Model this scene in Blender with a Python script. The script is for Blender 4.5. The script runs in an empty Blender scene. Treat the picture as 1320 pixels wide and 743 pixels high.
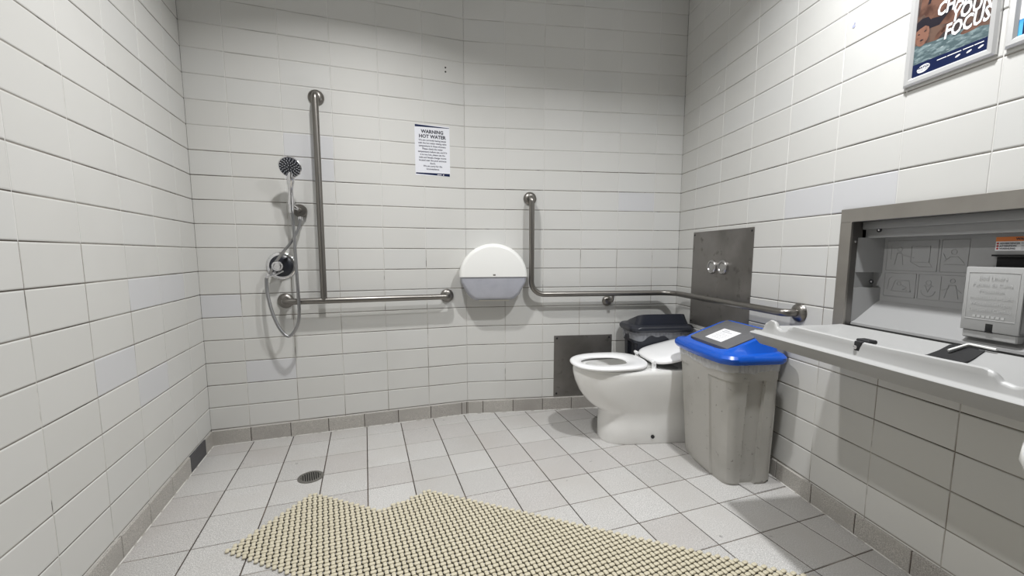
import bpy, bmesh, math, random
from mathutils import Vector, Matrix
random.seed(7)
sc = bpy.context.scene
C = sc.collection
PI = math.pi

# ------------------------------------------------------------------ room plan
H = 0.125                      # wall tile course
TW = 2.0137 * H                # wall tile width
HC = 8.46 * H                  # camera height
ROW0 = (8.46 + 0.2694) * H     # height of the course line at eye level
BEND = Vector((-2.3567 * H, 21.5807 * H))
A = {'L0': 3.4777, 'R0': 0.1345, 'R': -1.4559, 'L': -1.2388}
def U(a): return Vector((math.cos(a), math.sin(a)))
LEN0 = (5 * 2.0137 + 1.4901) * H
LENR0 = (5 * 2.0137 + 1.4993) * H
CL = BEND + U(A['L0']) * LEN0
CR = BEND + U(A['R0']) * LENR0
ORG = {'L0': BEND, 'R0': BEND, 'R': CR, 'L': CL}
NRM = {}
for k in A:
    n = Vector((-math.sin(A[k]), math.cos(A[k])))
    c = Vector((-0.2, 1.2)) - ORG[k]
    NRM[k] = n if n.dot(c) > 0 else -n
def frame(name):
    """affine map (u along wall, out of wall, z) -> world"""
    if isinstance(name, tuple):
        (ox, oy), ang = name
        x = U(ang); y = Vector((-x.y, x.x)); o = Vector((ox, oy))
    elif name == 'W':
        o, x, y = Vector((0, 0)), Vector((1, 0)), Vector((0, 1))
    else:
        o, x, y = ORG[name], U(A[name]), NRM[name]
    return lambda p: Vector((o.x + x.x * p[0] + y.x * p[1], o.y + x.y * p[0] + y.y * p[1], p[2]))
CEIL = 2.72

# ------------------------------------------------------------------ materials
def mat(name, col, rough=0.5, metal=0.0, spec=0.5, noise=None, bump=None, trans=0, alpha=1, emit=None, coat=0, aniso=None):
    m = bpy.data.materials.new(name); m.use_nodes = True
    nt = m.node_tree; b = nt.nodes['Principled BSDF']
    b.inputs['Base Color'].default_value = (*col, 1)
    b.inputs['Roughness'].default_value = rough
    b.inputs['Metallic'].default_value = metal
    b.inputs['Specular IOR Level'].default_value = spec
    b.inputs['Transmission Weight'].default_value = trans
    b.inputs['Alpha'].default_value = alpha
    b.inputs['Coat Weight'].default_value = coat
    if emit:
        b.inputs['Emission Color'].default_value = (*emit[0], 1); b.inputs['Emission Strength'].default_value = emit[1]
    geo = nt.nodes.new('ShaderNodeNewGeometry')
    if noise:   # list of (scale, lo, hi, colour, detail[, stretch])
        prev = None
        for nn in noise:
            scale, lo, hi, c2, det = nn[:5]
            mp = nt.nodes.new('ShaderNodeMapping')
            nt.links.new(geo.outputs['Position'], mp.inputs['Vector'])
            if len(nn) > 5: mp.inputs['Scale'].default_value = nn[5]
            nz = nt.nodes.new('ShaderNodeTexNoise'); nz.inputs['Scale'].default_value = scale; nz.inputs['Detail'].default_value = det
            nt.links.new(mp.outputs[0], nz.inputs['Vector'])
            mr = nt.nodes.new('ShaderNodeMapRange'); mr.inputs['From Min'].default_value = lo; mr.inputs['From Max'].default_value = hi
            nt.links.new(nz.outputs['Fac'], mr.inputs['Value'])
            mx = nt.nodes.new('ShaderNodeMix'); mx.data_type = 'RGBA'
            nt.links.new(mr.outputs[0], mx.inputs['Factor'])
            if prev is None: mx.inputs['A'].default_value = (*col, 1)
            else: nt.links.new(prev, mx.inputs['A'])
            mx.inputs['B'].default_value = (*c2, 1)
            prev = mx.outputs['Result']
        nt.links.new(prev, b.inputs['Base Color'])
    if bump:
        scale, strength, dist = bump[:3]
        nz = nt.nodes.new('ShaderNodeTexNoise'); nz.inputs['Scale'].default_value = scale; nz.inputs['Detail'].default_value = 3
        mp = nt.nodes.new('ShaderNodeMapping'); nt.links.new(geo.outputs['Position'], mp.inputs['Vector'])
        if len(bump) > 3: mp.inputs['Scale'].default_value = bump[3]
        nt.links.new(mp.outputs[0], nz.inputs['Vector'])
        bp = nt.nodes.new('ShaderNodeBump'); bp.inputs['Strength'].default_value = strength; bp.inputs['Distance'].default_value = dist
        nt.links.new(nz.outputs['Fac'], bp.inputs['Height']); nt.links.new(bp.outputs[0], b.inputs['Normal'])
    return m

tile_cols = [(.612, .608, .588), (.604, .600, .580), (.620, .616, .598), (.610, .609, .594)]
M_tile = [mat('wall_tile_%s' % n, c, .48, spec=.2, bump=(5, .15, .003), noise=[(2.2, .55, .8, tuple(x * .95 for x in c), 3)])
          for n, c in zip(('warm', 'ivory', 'pale', 'neutral'), tile_cols)]
M_tile_cool = mat('wall_tile_cool', (.596, .598, .612), .46, spec=.2, bump=(5, .15, .003))
M_grout_v = mat('grout_pale', (.70, .69, .67), .8, noise=[(3.5, .60, .72, (.50, .47, .43), 4)])
M_grout_vd = mat('grout_vertical_worn', (.62, .60, .57), .8, noise=[(2.6, .46, .60, (.22, .19, .16), 4), (9, .60, .68, (.05, .04, .03), 3)])
M_grout_h = mat('grout_soiled_shaded', (.34, .32, .29), .85, noise=[(3.0, .42, .62, (.10, .085, .07), 4), (14, .6, .75, (.03, .025, .02), 3, (1, 1, .2))])  # real dirt, plus the shadow in the recessed joints put into the colour
M_grout_hu = mat('grout_clean', (.58, .57, .55), .8, noise=[(4, .5, .7, (.36, .35, .33), 3)])
M_skirt = [mat('skirting_tile_%s' % n, c, .55, noise=[(420, .47, .70, tuple(x * .5 for x in c), 1), (300, .50, .7, tuple(min(1, x * 1.35) for x in c), 1), (5, .45, .7, tuple(x * .86 for x in c), 3)])
           for n, c in (('grey', (.40, .38, .355)), ('light', (.44, .42, .39)), ('darker', (.37, .35, .325)))]  # the tiles' own tones, picked at random per tile
M_slate = mat('charcoal_skirting_tile', (.055, .055, .06), .5, noise=[(300, .5, .7, (.09, .09, .095), 2)])
M_groutfl = mat('floor_grout', (.045, .035, .028), .9, noise=[(4, .5, .7, (.13, .10, .08), 3)])
M_groutfl2 = mat('floor_grout_brown', (.085, .065, .05), .9, noise=[(5, .5, .68, (.26, .23, .20), 3)])
def floor_mat(name, c):
    return mat(name, c, .42, spec=.45, noise=[
        (330, .46, .70, tuple(x * .48 for x in c), 2), (240, .50, .70, tuple(min(1, x * 1.28) for x in c), 1),
        (3, .45, .72, (c[0] * .9, c[1] * .885, c[2] * .87), 4), (26, .70, .76, tuple(x * .55 for x in c), 4)], bump=(260, .18, .0012))
M_floor = [floor_mat('floor_tile_%s' % n, c) for n, c in (('pale', (.520, .510, .497)), ('grey', (.480, .470, .457)), ('pink', (.490, .474, .461)), ('light', (.545, .536, .524)))]
M_seal = mat('white_sealant', (.66, .65, .62), .6, noise=[(30, .5, .62, (.38, .36, .33), 4)])
M_ceil = mat('ceiling_paint', (.84, .84, .84), .8)
M_paint = mat('painted_wall', (.30, .30, .29), .6)
M_steel = mat('brushed_steel', (.245, .232, .216), .34, 1.0, bump=(180, .08, .0005))
M_plate = mat('satin_steel_plate', (.31, .296, .282), .52, 1.0, noise=[(3, .45, .7, (.20, .19, .178), 4), (22, .62, .76, (.16, .15, .14), 3)], bump=(120, .1, .0004, (1, 1, .05)))
M_frame = mat('recess_frame_steel', (.40, .38, .352), .42, 1.0, noise=[(5, .5, .75, (.34, .32, .295), 4)])
M_jamb = mat('dark_inner_steel', (.22, .21, .20), .4, 1.0)
M_chrome = mat('chrome', (.80, .80, .82), .08, 1.0)
M_button = mat('satin_button', (.48, .47, .46), .3, 1.0)
M_hose = mat('steel_hose', (.36, .36, .37), .28, 1.0, bump=(900, .3, .0008))
M_black = mat('black_rubber', (.012, .012, .014), .45)
M_blackpl = mat('black_plastic', (.018, .020, .028), .32)
M_nozzle = mat('grey_nozzle', (.55, .57, .62), .4)
M_whitepl = mat('white_plastic', (.83, .83, .81), .28)
M_seat = mat('white_seat_plastic', (.87, .87, .875), .18)
M_ceramic = mat('white_ceramic', (.86, .855, .835), .10, coat=.3)
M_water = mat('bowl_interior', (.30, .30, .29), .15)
M_smoke = mat('smoked_translucent_plastic', (.60, .61, .68), .22, trans=.3, noise=[(18, .4, .7, (.55, .56, .63), 2)])
M_teeth = mat('serrated_edge_plastic', (.70, .68, .60), .4)
M_bin = mat('weathered_grey_plastic', (.46, .448, .42), .5, noise=[(6, .45, .7, (.40, .388, .36), 5), (45, .66, .74, (.24, .225, .21), 4), (5, .66, .8, (.26, .25, .23), 3, (1, 1, .6))], bump=(300, .1, .0006))
M_blue = mat('blue_plastic', (.005, .088, .50), .26)
M_flap = mat('charcoal_flap', (.115, .115, .12), .45, noise=[(4, .5, .7, (.135, .135, .14), 3)])
M_paper = mat('white_paper', (.80, .80, .82), .5)
M_paperl = mat('sign_paper', (.74, .75, .80), .35)
M_ink = mat('black_ink', (.03, .03, .045), .5)
M_inkg = mat('grey_ink', (.06, .06, .085), .5)
M_navy = mat('navy_ink', (.005, .012, .055), .45, spec=.2)
M_bag = mat('clear_bin_liner', (.62, .63, .65), .18, alpha=.45)
M_bagd = mat('liner_over_black_bin', (.42, .43, .46), .2, alpha=.5)
M_tray = mat('grey_moulded_plastic', (.37, .37, .366), .42, bump=(220, .12, .0006))
M_shell = mat('grey_shell_plastic_shaded', (.29, .29, .29), .45, bump=(220, .12, .0006))  # tray plastic darkened, shadow of the recess put into the colour
M_strap = mat('black_webbing', (.008, .008, .009), .7)
M_alu = mat('silver_snap_frame', (.74, .74, .74), .30, .55)
M_mat = mat('cream_vinyl', (.60, .55, .42), .40, noise=[(40, .5, .7, (.54, .49, .37), 2)])
M_matd = mat('mat_underside_shaded', (.010, .008, .005), .9)  # lower mat layer, blackened to carry the shadow inside the holes
M_orange = mat('orange_label', (.72, .20, .04), .4)
M_red = mat('red_ink', (.45, .02, .02), .4)
M_drain = mat('drain_metal', (.33, .32, .30), .35, 1.0)
M_hole = mat('dark_hole', (.01, .01, .01), .9)
M_glow = mat('lamp_diffuser', (.9, .9, .9), .5, emit=((1.0, .985, .96), 60))
M_blu = mat('pale_blue_mark', (.40, .42, .58), .5)

# ------------------------------------------------------------------ builders
class B:
    def __init__(s, fr='W'):
        s.bm = bmesh.new(); s.fr = fr; s.mi = 0
    def face(s, vs, mi=None):
        try:
            f = s.bm.faces.new(vs); f.material_index = s.mi if mi is None else mi; return f
        except ValueError: return None
    def quad(s, pts, mi=None):
        return s.face([s.bm.verts.new(p) for p in pts], mi)
    def box(s, x0, x1, y0, y1, z0, z1, bev=0, seg=2):
        vs = [s.bm.verts.new((x, y, z)) for x in (x0, x1) for y in (y0, y1) for z in (z0, z1)]
        fs = [s.face([vs[i] for i in q]) for q in ((0, 1, 3, 2), (4, 6, 7, 5), (0, 4, 5, 1), (2, 3, 7, 6), (0, 2, 6, 4), (1, 5, 7, 3))]
        if bev:
            es = list({e for f in fs for e in f.edges})
            r = bmesh.ops.bevel(s.bm, geom=es, offset=bev, segments=seg, affect='EDGES', profile=.5)
            for f in r['faces']: f.material_index = s.mi
        return s
    def loft(s, rings, cap0=True, cap1=True, close=True):
        R = [[s.bm.verts.new(p) for p in ring] for ring in rings]
        n = len(R[0])
        for a, b in zip(R, R[1:]):
            for i in range(n if close else n - 1):
                j = (i + 1) % n
                s.face([a[i], a[j], b[j], b[i]])
        if cap0: s.face(R[0][::-1])
        if cap1: s.face(R[-1])
        return R
    def tube(s, path, r, seg=12, cap=True):
        P = [Vector(p) for p in path]; n = len(P)
        T = []
        for i in range(n):
            t = (P[min(i + 1, n - 1)] - P[max(i - 1, 0)]); T.append(t.normalized())
        up = Vector((0, 0, 1)) if abs(T[0].z) < .9 else Vector((1, 0, 0))
        N = (up - T[0] * up.dot(T[0])).normalized(); rings = []
        for i in range(n):
            N = (N - T[i] * N.dot(T[i])).normalized(); Bn = T[i].cross(N)
            rr = r[i] if isinstance(r, (list, tuple)) else r
            rings.append([P[i] + N * (rr * math.cos(2 * PI * k / seg)) + Bn * (rr * math.sin(2 * PI * k / seg)) for k in range(seg)])
        s.loft(rings, cap, cap); return s
    def lathe(s, c, axis, prof, seg=32):
        """prof: (radius, distance along axis)"""
        c = Vector(c); ax = Vector(axis).normalized()
        up = Vector((0, 0, 1)) if abs(ax.z) < .9 else Vector((1, 0, 0))
        a = (up - ax * up.dot(ax)).normalized(); b = ax.cross(a)
        rings = [[c + ax * h + a * (max(r, 1e-5) * math.cos(2 * PI * k / seg)) + b * (max(r, 1e-5) * math.sin(2 * PI * k / seg)) for k in range(seg)] for r, h in prof]
        s.loft(rings); return s
    def build(s, name, mats, parent=None, origin=None, smooth=35, kind=None, recalc=True, **props):
        f = frame(s.fr)
        org = Vector(origin) if origin is not None else (parent['_o'] if parent is not None and '_o' in parent else None)
        if org is not None: org = Vector(org)
        for v in s.bm.verts: v.co = f(v.co)
        if parent is None and origin is None:
            if len(s.bm.verts):
                xs = [v.co.x for v in s.bm.verts]; ys = [v.co.y for v in s.bm.verts]; zs = [v.co.z for v in s.bm.verts]
                org = Vector(((min(xs) + max(xs)) / 2, (min(ys) + max(ys)) / 2, min(zs)))
        for v in s.bm.verts: v.co -= org
        if recalc: bmesh.ops.recalc_face_normals(s.bm, faces=s.bm.faces)
        me = bpy.data.meshes.new(name); s.bm.to_mesh(me); s.bm.free()
        for m in (mats if isinstance(mats, (list, tuple)) else [mats]): me.materials.append(m)
        if smooth:
            me.shade_smooth(); me.set_sharp_from_angle(angle=math.radians(smooth))
        o = bpy.data.objects.new(name, me); C.objects.link(o)
        if parent is not None:
            o.parent = parent
            o['_o'] = tuple(org)
            if parent.type == 'EMPTY': o.location = (0, 0, 0)
        else:
            o.location = org; o['_o'] = tuple(org)
        if kind: o['kind'] = kind
        for k, v in props.items(): o[k] = v
        return o
def thing(name, label, cat, loc, group=None):
    e = bpy.data.objects.new(name, None); C.objects.link(e); e.location = loc
    e.empty_display_size = .05
    e['label'] = label; e['category'] = cat; e['_o'] = tuple(loc)
    if group: e['group'] = group
    return e
def rr(cx, cy, hx, hy, r, n=8, bow=0):
    """rounded rectangle ring, ccw, bow pushes the +y side outwards; straight sides subdivided"""
    pts = []
    for (sx, sy, a0) in ((1, 1, 0), (-1, 1, PI / 2), (-1, -1, PI), (1, -1, 1.5 * PI)):
        for k in range(n + 1):
            a = a0 + PI / 2 * k / n
            pts.append((cx + sx * (hx - r) + r * math.cos(a), cy + sy * (hy - r) + r * math.sin(a)))
        nx = {(1, 1): (-1, 1), (-1, 1): (-1, -1), (-1, -1): (1, -1), (1, -1): (1, 1)}[(sx, sy)]
        a1 = a0 + PI / 2
        p0 = pts[-1]; p1 = (cx + nx[0] * (hx - r) + r * math.cos(a1), cy + nx[1] * (hy - r) + r * math.sin(a1))
        for k in range(1, 60):
            t = k / 60; pts.append((p0[0] + (p1[0] - p0[0]) * t, p0[1] + (p1[1] - p0[1]) * t))
    if bow:
        out = []
        for x, y in pts:
            if y > cy:
                w = max(0, 1 - ((x - cx) / hx) ** 2) * min(1, (y - cy) / hy)
                y += bow * w
            out.append((x, y))
        pts = out
    return pts
def fillet(P, rad, n=10):
    P = [Vector(p) for p in P]; out = [P[0]]
    for i in range(1, len(P) - 1):
        a, b, c = P[i - 1], P[i], P[i + 1]
        r = rad[i - 1] if isinstance(rad, (list, tuple)) else rad
        d1 = (a - b).normalized(); d2 = (c - b).normalized()
        ang = d1.angle(d2); L = r / math.tan(ang / 2)
        cen = b + (d1 + d2).normalized() * (r / math.sin(ang / 2))
        p1 = b + d1 * L; p2 = b + d2 * L
        v1 = p1 - cen; v2 = p2 - cen; tot = v1.angle(v2)
        for k in range(n + 1):
            t = k / n
            out.append(cen + (v1 * math.sin((1 - t) * tot) + v2 * math.sin(t * tot)) / math.sin(tot))
    out.append(P[-1]); return out
def spline(P, n=10):
    P = [Vector(p) for p in P]; Q = [P[0] * 2 - P[1]] + P + [P[-1] * 2 - P[-2]]; out = []
    for i in range(1, len(Q) - 2):
        a, b, c, d = Q[i - 1:i + 3]
        for k in range(n):
            t = k / n
            out.append(.5 * ((2 * b) + (c - a) * t + (2 * a - 5 * b + 4 * c - d) * t * t + (3 * b - a - 3 * c + d) * t ** 3))
    out.append(P[-1]); return out
def textmesh(b, s, size, place, thick=0.0004, align='CENTER', bold=0.0, shear=0.0, sx=1.0):
    """adds text to builder b; place(x,y,d)->local coords"""
    cu = bpy.data.curves.new('t', 'FONT'); cu.body = s; cu.size = size; cu.align_x = align; cu.extrude = 0
    cu.offset = bold; cu.shear = shear; cu.resolution_u = 2
    o = bpy.data.objects.new('t', cu); C.objects.link(o)
    dg = bpy.context.evaluated_depsgraph_get(); me = bpy.data.meshes.new_from_object(o.evaluated_get(dg))
    vs = [b.bm.verts.new(place(v.co.x * sx, v.co.y, thick)) for v in me.vertices]
    for p in me.polygons: b.face([vs[i] for i in p.vertices])
    bpy.data.objects.remove(o); bpy.data.curves.remove(cu); bpy.data.meshes.remove(me)
def flat(b, pts, place, d=0.0003, mi=None):
    b.face([b.bm.verts.new(place(x, y, d)) for x, y in pts], mi)

# ------------------------------------------------------------------ tiled walls
SK = 0.0845       # skirting height
G = 0.0035
def subrects(r, holes):
    rs = [r]
    for (a0, a1, b0, b1) in holes:
        out = []
        for (x0, x1, y0, y1) in rs:
            if x1 <= a0 or x0 >= a1 or y1 <= b0 or y0 >= b1: out.append((x0, x1, y0, y1)); continue
            if x0 < a0: out.append((x0, a0, y0, y1))
            if x1 > a1: out.append((a1, x1, y0, y1))
            cx0, cx1 = max(x0, a0), min(x1, a1)
            if y0 < b0: out.append((cx0, cx1, y0, b0))
            if y1 > b1: out.append((cx0, cx1, b1, y1))
        rs = out
    return rs
def tiled_wall(name, fr, u0, u1, off, holes=(), cool=(), thick=.0):
    b = B(fr)
    def rect(x0, x1, y0, y1, o, mi):
        b.quad([(x0, o, y0), (x1, o, y0), (x1, o, y1), (x0, o, y1)], mi)
    rng = random.Random(hash_name(name))
    for r in subrects((u0, u1, 0, CEIL), holes): rect(*r, -.0022, 5)
    k = math.floor((u0 - off) / TW)
    while off + k * TW < u1:
        x = off + k * TW; k += 1
        if u0 < x < u1:
            for (za, zb2, mi_) in ((SK, 1.09, 8), (1.09, CEIL, 5)):
                for r in subrects((x - .0012, x + .0012, za, zb2), holes): rect(*r, -.0006, mi_)
    # course lines
    k0 = math.floor((SK - ROW0) / H); k1 = math.ceil((CEIL - ROW0) / H)
    for k in range(k0, k1 + 1):
        z = ROW0 + k * H
        if SK < z < CEIL:
            for r in subrects((u0, u1, z - G / 2, z + G / 2), holes): rect(*r, -.0018, 6 if z < 1.62 or fr in ('L',) else 7)
    c0 = math.floor((u0 - off) / TW) - 1; c1 = math.ceil((u1 - off) / TW) + 1
    for c in range(c0, c1):
        for k in range(k0, k1):
            x0, x1 = max(off + c * TW + .0011, u0), min(off + (c + 1) * TW - .0011, u1)
            z0, z1 = max(ROW0 + k * H + G / 2, SK + .002), min(ROW0 + (k + 1) * H - G / 2, CEIL)
            if x1 - x0 < .012 or z1 - z0 < .008: continue
            mi = 4 if (c, k) in cool else rng.choice((0, 0, 1, 1, 2, 3))
            t = rng.uniform(-.0004, .0004)
            for (a0, a1, b0, b1) in subrects((x0, x1, z0, z1), holes):
                if a1 - a0 < .006 or b1 - b0 < .006: continue
                rings = []
                for ins, o in ((0, -.0022), (.0005, -.0008), (.0018, -.0001 + t), (.004, .0004 + t)):
                    ins = min(ins, (a1 - a0) / 2.2, (b1 - b0) / 2.2)
                    iu = ins * .45; rings.append([(a0 + iu, o, b0 + ins), (a1 - iu, o, b0 + ins), (a1 - iu, o, b1 - ins), (a0 + iu, o, b1 - ins)])
                b.mi = mi; b.loft(rings, cap0=False)
    f = frame(fr)
    o = b.build(name, M_tile + [M_tile_cool, M_grout_v, M_grout_h, M_grout_hu, M_grout_vd], origin=f((u0, 0, 0)), smooth=0, kind='structure', recalc=False)
    # make normals face the room
    me = o.data; nn = Vector((NRM[fr].x, NRM[fr].y, 0))
    bm = bmesh.new(); bm.from_mesh(me)
    for fc in bm.faces:
        if fc.normal.dot(nn) < 0 and abs(fc.normal.dot(nn)) > .3: fc.normal_flip()
    bm.to_mesh(me); bm.free()
    return o
def hash_name(n): return sum(ord(c) * (i + 1) for i, c in enumerate(n))
# change-station recess hole in the right wall
RH = (1.285, 2.171, 0.735, 1.20)
LWALL = 4.6; RWALL = 5.0
tiled_wall('wall_back_left', 'L0', 0, LEN0, 0, cool={(3, 3), (3, 4), (5, -3), (4, -6)})
tiled_wall('wall_back_right', 'R0', 0, LENR0, 0, cool={(4, 2)})
tiled_wall('wall_right', 'R', 0, RWALL, 1.4993 * H, holes=[RH], cool={(3, 1), (4, 1), (1, -3), (0, -3)})
tiled_wall('wall_left', 'L', 0, LWALL, 1.5342 * H, cool={(0, -2), (1, -2), (1, -5), (2, -4)})
def wallpt(fr, u): return frame(fr)((u, 0, 0))
pl, pr_ = wallpt('L', LWALL), wallpt('R', RWALL)
b = B(); th = .1
b.quad([(pl.x, pl.y, 0), (pr_.x, pr_.y, 0), (pr_.x, pr_.y, CEIL), (pl.x, pl.y, CEIL)])
b.build('wall_front', M_paint, kind='structure', recalc=False)
# ceiling
b = B(); poly = [wallpt('L', LWALL), CL.to_3d(), BEND.to_3d(), CR.to_3d(), wallpt('R', RWALL)]
b.face([b.bm.verts.new((p.x, p.y, CEIL)) for p in poly])
b.build('ceiling', M_ceil, kind='structure', recalc=False)

# skirting: individual tiles in one structure object per wall
def skirting(name, fr, u0, u1, off, pitch=.2022, dark=None, extra=()):
    b = B(fr); cuts = sorted(set([u0, u1] + [off + k * pitch for k in range(-2, 30) if u0 + .004 < off + k * pitch < u1 - .004] + list(extra)))
    rng = random.Random(hash_name(name))
    b.mi = 4; b.box(u0, u1, -.004, .0035, 0, SK - .002)
    for a, c in zip(cuts, cuts[1:]):
        b.mi = rng.choice((0, 1, 2))
        if dark and dark[0] < (a + c) / 2 < dark[1]: b.mi = 3
        b.box(a + .0018, c - .0018, -.003, .0062, .001, SK, .0014, 1)
    b.mi = 5; b.box(u0, u1, .004, .0095, -.001, .0035, .002, 1)
    return b.build(name, M_skirt + [M_slate, M_groutfl, M_seal], kind='structure')
skirting('baseboard_back_left', 'L0', 0, LEN0, .0415, extra=(.008,))
skirting('baseboard_back_right', 'R0', 0, LENR0, .101)
skirting('baseboard_right', 'R', 0, RWALL, 0.0)
skirting('baseboard_left', 'L', 0, LWALL, .1075, dark=(.1, .32))

# floor tiles
FA = 0.3361; FP = 0.2022
fo = Vector((-11.93 * H, 18.85 * H))
def floor():
    x = U(FA); y = Vector((x.y, -x.x))          # y runs from the back wall towards the camera
    room = [Vector((p.x, p.y)) for p in poly]
    b = B()
    b.mi = 4
    b.face([b.bm.verts.new((p.x, p.y, -.0016)) for p in poly])
    rng = random.Random(5)
    # cross joints (browner) as slightly raised strips under the tiles
    def clip(pts, rm):
        out = pts
        n = len(rm)
        ar = sum(rm[i].x * rm[(i + 1) % n].y - rm[(i + 1) % n].x * rm[i].y for i in range(n))
        sg = 1 if ar > 0 else -1
        for i in range(n):
            p, q = rm[i], rm[(i + 1) % n]; e = q - p
            ins = lambda t: sg * (e.x * (t.y - p.y) - e.y * (t.x - p.x)) >= -1e-9
            new = []
            for k in range(len(out)):
                a, c = out[k - 1], out[k]
                ia, ic = ins(a), ins(c)
                if ia != ic:
                    da = e.x * (a.y - p.y) - e.y * (a.x - p.x); dc = e.x * (c.y - p.y) - e.y * (c.x - p.x)
                    t = da / (da - dc); new.append(a + (c - a) * t)
                if ic: new.append(c)
            out = new
            if len(out) < 3: return []
        return out
    for j in range(-8, 26):
        a0 = fo + y * (j * FP - .0016) - x * 1.5; a1 = a0 + x * 6; a2 = a1 + y * .0032; a3 = a0 + y * .0032
        c = clip([a0, a1, a2, a3], room)
        if len(c) > 2: b.face([b.bm.verts.new((p.x, p.y, -.0013)) for p in c], 5)
    for i in range(-8, 22):
        for j in range(-8, 26):
            g = .0022; g2 = .0017
            def P(du, dv): return fo + x * (i * FP + du) + y * (j * FP + dv)
            m = rng.choice((0, 0, 1, 2, 3)); t = rng.uniform(-.0002, .0002)
            prev = None
            for ins, z in ((0, -.0016), (.0012, t - .0001), (.003, t + .0002)):
                c = clip([P(g + ins, g2 + ins), P(FP - g - ins, g2 + ins), P(FP - g - ins, FP - g2 - ins), P(g + ins, FP - g2 - ins)], room)
                if len(c) < 3: prev = None; break
                ring = [b.bm.verts.new((p.x, p.y, z)) for p in c]
                if prev and len(prev) == len(ring):
                    for k in range(len(ring)): b.face([prev[k - 1], prev[k], ring[k], ring[k - 1]], m)
                prev = ring
            if prev: b.face(prev, m)
    o = b.build('floor', M_floor + [M_groutfl, M_groutfl2], origin=(0, 0, 0), smooth=0, kind='structure', recalc=False)
    bm = bmesh.new(); bm.from_mesh(o.data)
    for f in bm.faces:
        if f.normal.z < 0: f.normal_flip()
    bm.to_mesh(o.data); bm.free()
floor()

# ------------------------------------------------------------------ lamps in the ceiling
LAMPS = [(-.50, 1.54), (.86, 1.24)]
for (x, y), lab in zip(LAMPS, ('round white recessed downlight above the shower side, left of the two', 'round white recessed downlight above the toilet side, right of the two')):
    t = thing('downlight', lab, 'ceiling light', (x, y, CEIL - .03), 'ceiling downlights')
    b = B(); b.lathe((x, y, CEIL), (0, 0, -1), [(.075, 0), (.098, 0), (.098, .006), (.086, .014), (.075, .014), (.075, .004)], 40); b.build('trim_ring', M_whitepl, t)
    b = B(); b.lathe((x, y, CEIL - .002), (0, 0, -1), [(.07, 0), (.07, .008)], 40); b.build('diffuser', M_whitepl, t)
    li = bpy.data.lights.new('downlight_lamp', 'AREA'); li.shape = 'DISK'; li.size = .10; li.energy = 28.5 if x < 0 else 36.5; li.color = (1, .995, .985) if x < 0 else (.985, .995, 1); li.spread = math.radians(140)
    lo = bpy.data.objects.new('downlight_lamp', li); C.objects.link(lo); lo.parent = t; lo.location = (0, 0, .0185)

# ------------------------------------------------------------------ grab rails
BO = .072; BR = .0172
def flange(b, u, z, fr_out=.0, r=.041):
    b.lathe((u, 0, z), (0, 1, 0), [(r, .0005), (r + .001, .004), (r - .002, .010), (r * .75, .017), (BR + .003, .021), (BR, .0215)], 36)
f = frame('L0')
t = thing('grab_rail', 'horizontal steel grab rail with an upright bar rising from it, under the shower', 'grab rail', f((.58, 0, .75)))
b = B('L0'); b.tube(fillet([(1.04, .0, .797), (1.04, BO, .797), (.126, BO, .797), (.126, 0, .797)], .028), BR, 16); b.build('horizontal_bar', M_steel, t)
b = B('L0'); b.tube(fillet([(.836, BO, .80), (.832, BO, 1.915), (.832, 0, 1.915)], .028), BR, 16); b.build('vertical_bar', M_steel, t)
for u, z in ((1.04, .797), (.126, .797), (.832, 1.915)):
    b = B('L0'); flange(b, u, z); b.build('wall_flange', M_steel, t)
f = frame('R0'); fR = frame('R')
t = thing('grab_rail', 'long L-shaped steel grab rail wrapping around the toilet corner', 'grab rail', f((.9, 0, .73)))
# world path round the corner
p = [f((.413, 0, 1.412)), f((.413, BO, 1.412)), f((.413, BO, .801))]
cin = None
# corner point where both offset lines meet
o1 = f((0, BO, .801)); d1 = (f((1, BO, .801)) - o1); o2 = fR((0, BO, .801)); d2 = (fR((1, BO, .801)) - o2)
den = d1.x * d2.y - d1.y * d2.x; tt = ((o2.x - o1.x) * d2.y - (o2.y - o1.y) * d2.x) / den; cin = o1 + d1 * tt
p += [cin, fR((1.075, BO, .803)), fR((1.075, 0, .803))]
b = B(); b.tube(fillet(p, [.028, .085, .09, .028], 14), BR, 16); b.build('bent_bar', M_steel, t)
b = B('R0'); flange(b, .413, 1.412); b.build('wall_flange', M_steel, t)
b = B('R'); flange(b, 1.075, .803); b.build('wall_flange', M_steel, t)
b = B('R0'); flange(b, .945, .745, r=.034); b.build('wall_flange', M_steel, t)
b = B('R0'); b.tube(fillet([(.962, BO, .80), (.958, BO - .004, .748), (.945, .0, .745)], .022), .009, 12); b.build('support_stem', M_steel, t)

# ------------------------------------------------------------------ shower fittings
f = frame('L0')
t = thing('shower_mixer', 'round chrome shower mixer valve with dark centre, on the tiled wall', 'shower tap', f((1.05, 0, .99)))
b = B('L0'); b.lathe((1.05, 0, .993), (0, 1, 0), [(.076, 0), (.076, .004), (.070, .009), (.062, .010)], 40); b.build('cover_plate', M_chrome, t)
b = B('L0'); b.lathe((1.05, 0, .993), (0, 1, 0), [(.060, .009), (.060, .012), (.045, .022), (.030, .024)], 40); b.build('dark_escutcheon', M_blackpl, t, label='black centre ring')
b = B('L0'); b.lathe((1.055, .02, .993), (.12, 1, 0), [(.024, 0), (.026, .02), (.027, .055), (.024, .060), (.018, .061), (.016, .058), (.001, .058)], 28); b.build('knob', M_chrome, t)
b = B('L0'); b.tube(spline([(1.075, .02, .965), (1.085, .05, .95), (1.105, .055, .945), (1.118, .05, .935)]), .011, 12); b.tube([(1.04, .03, .965), (1.07, .062, .948), (1.105, .064, .938)], .005, 8); b.build('outlet_elbow', M_chrome, t)
t = thing('shower_bracket', 'small round chrome handset bracket on the wall above the mixer', 'shower bracket', f((.948, 0, 1.29)))
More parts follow.
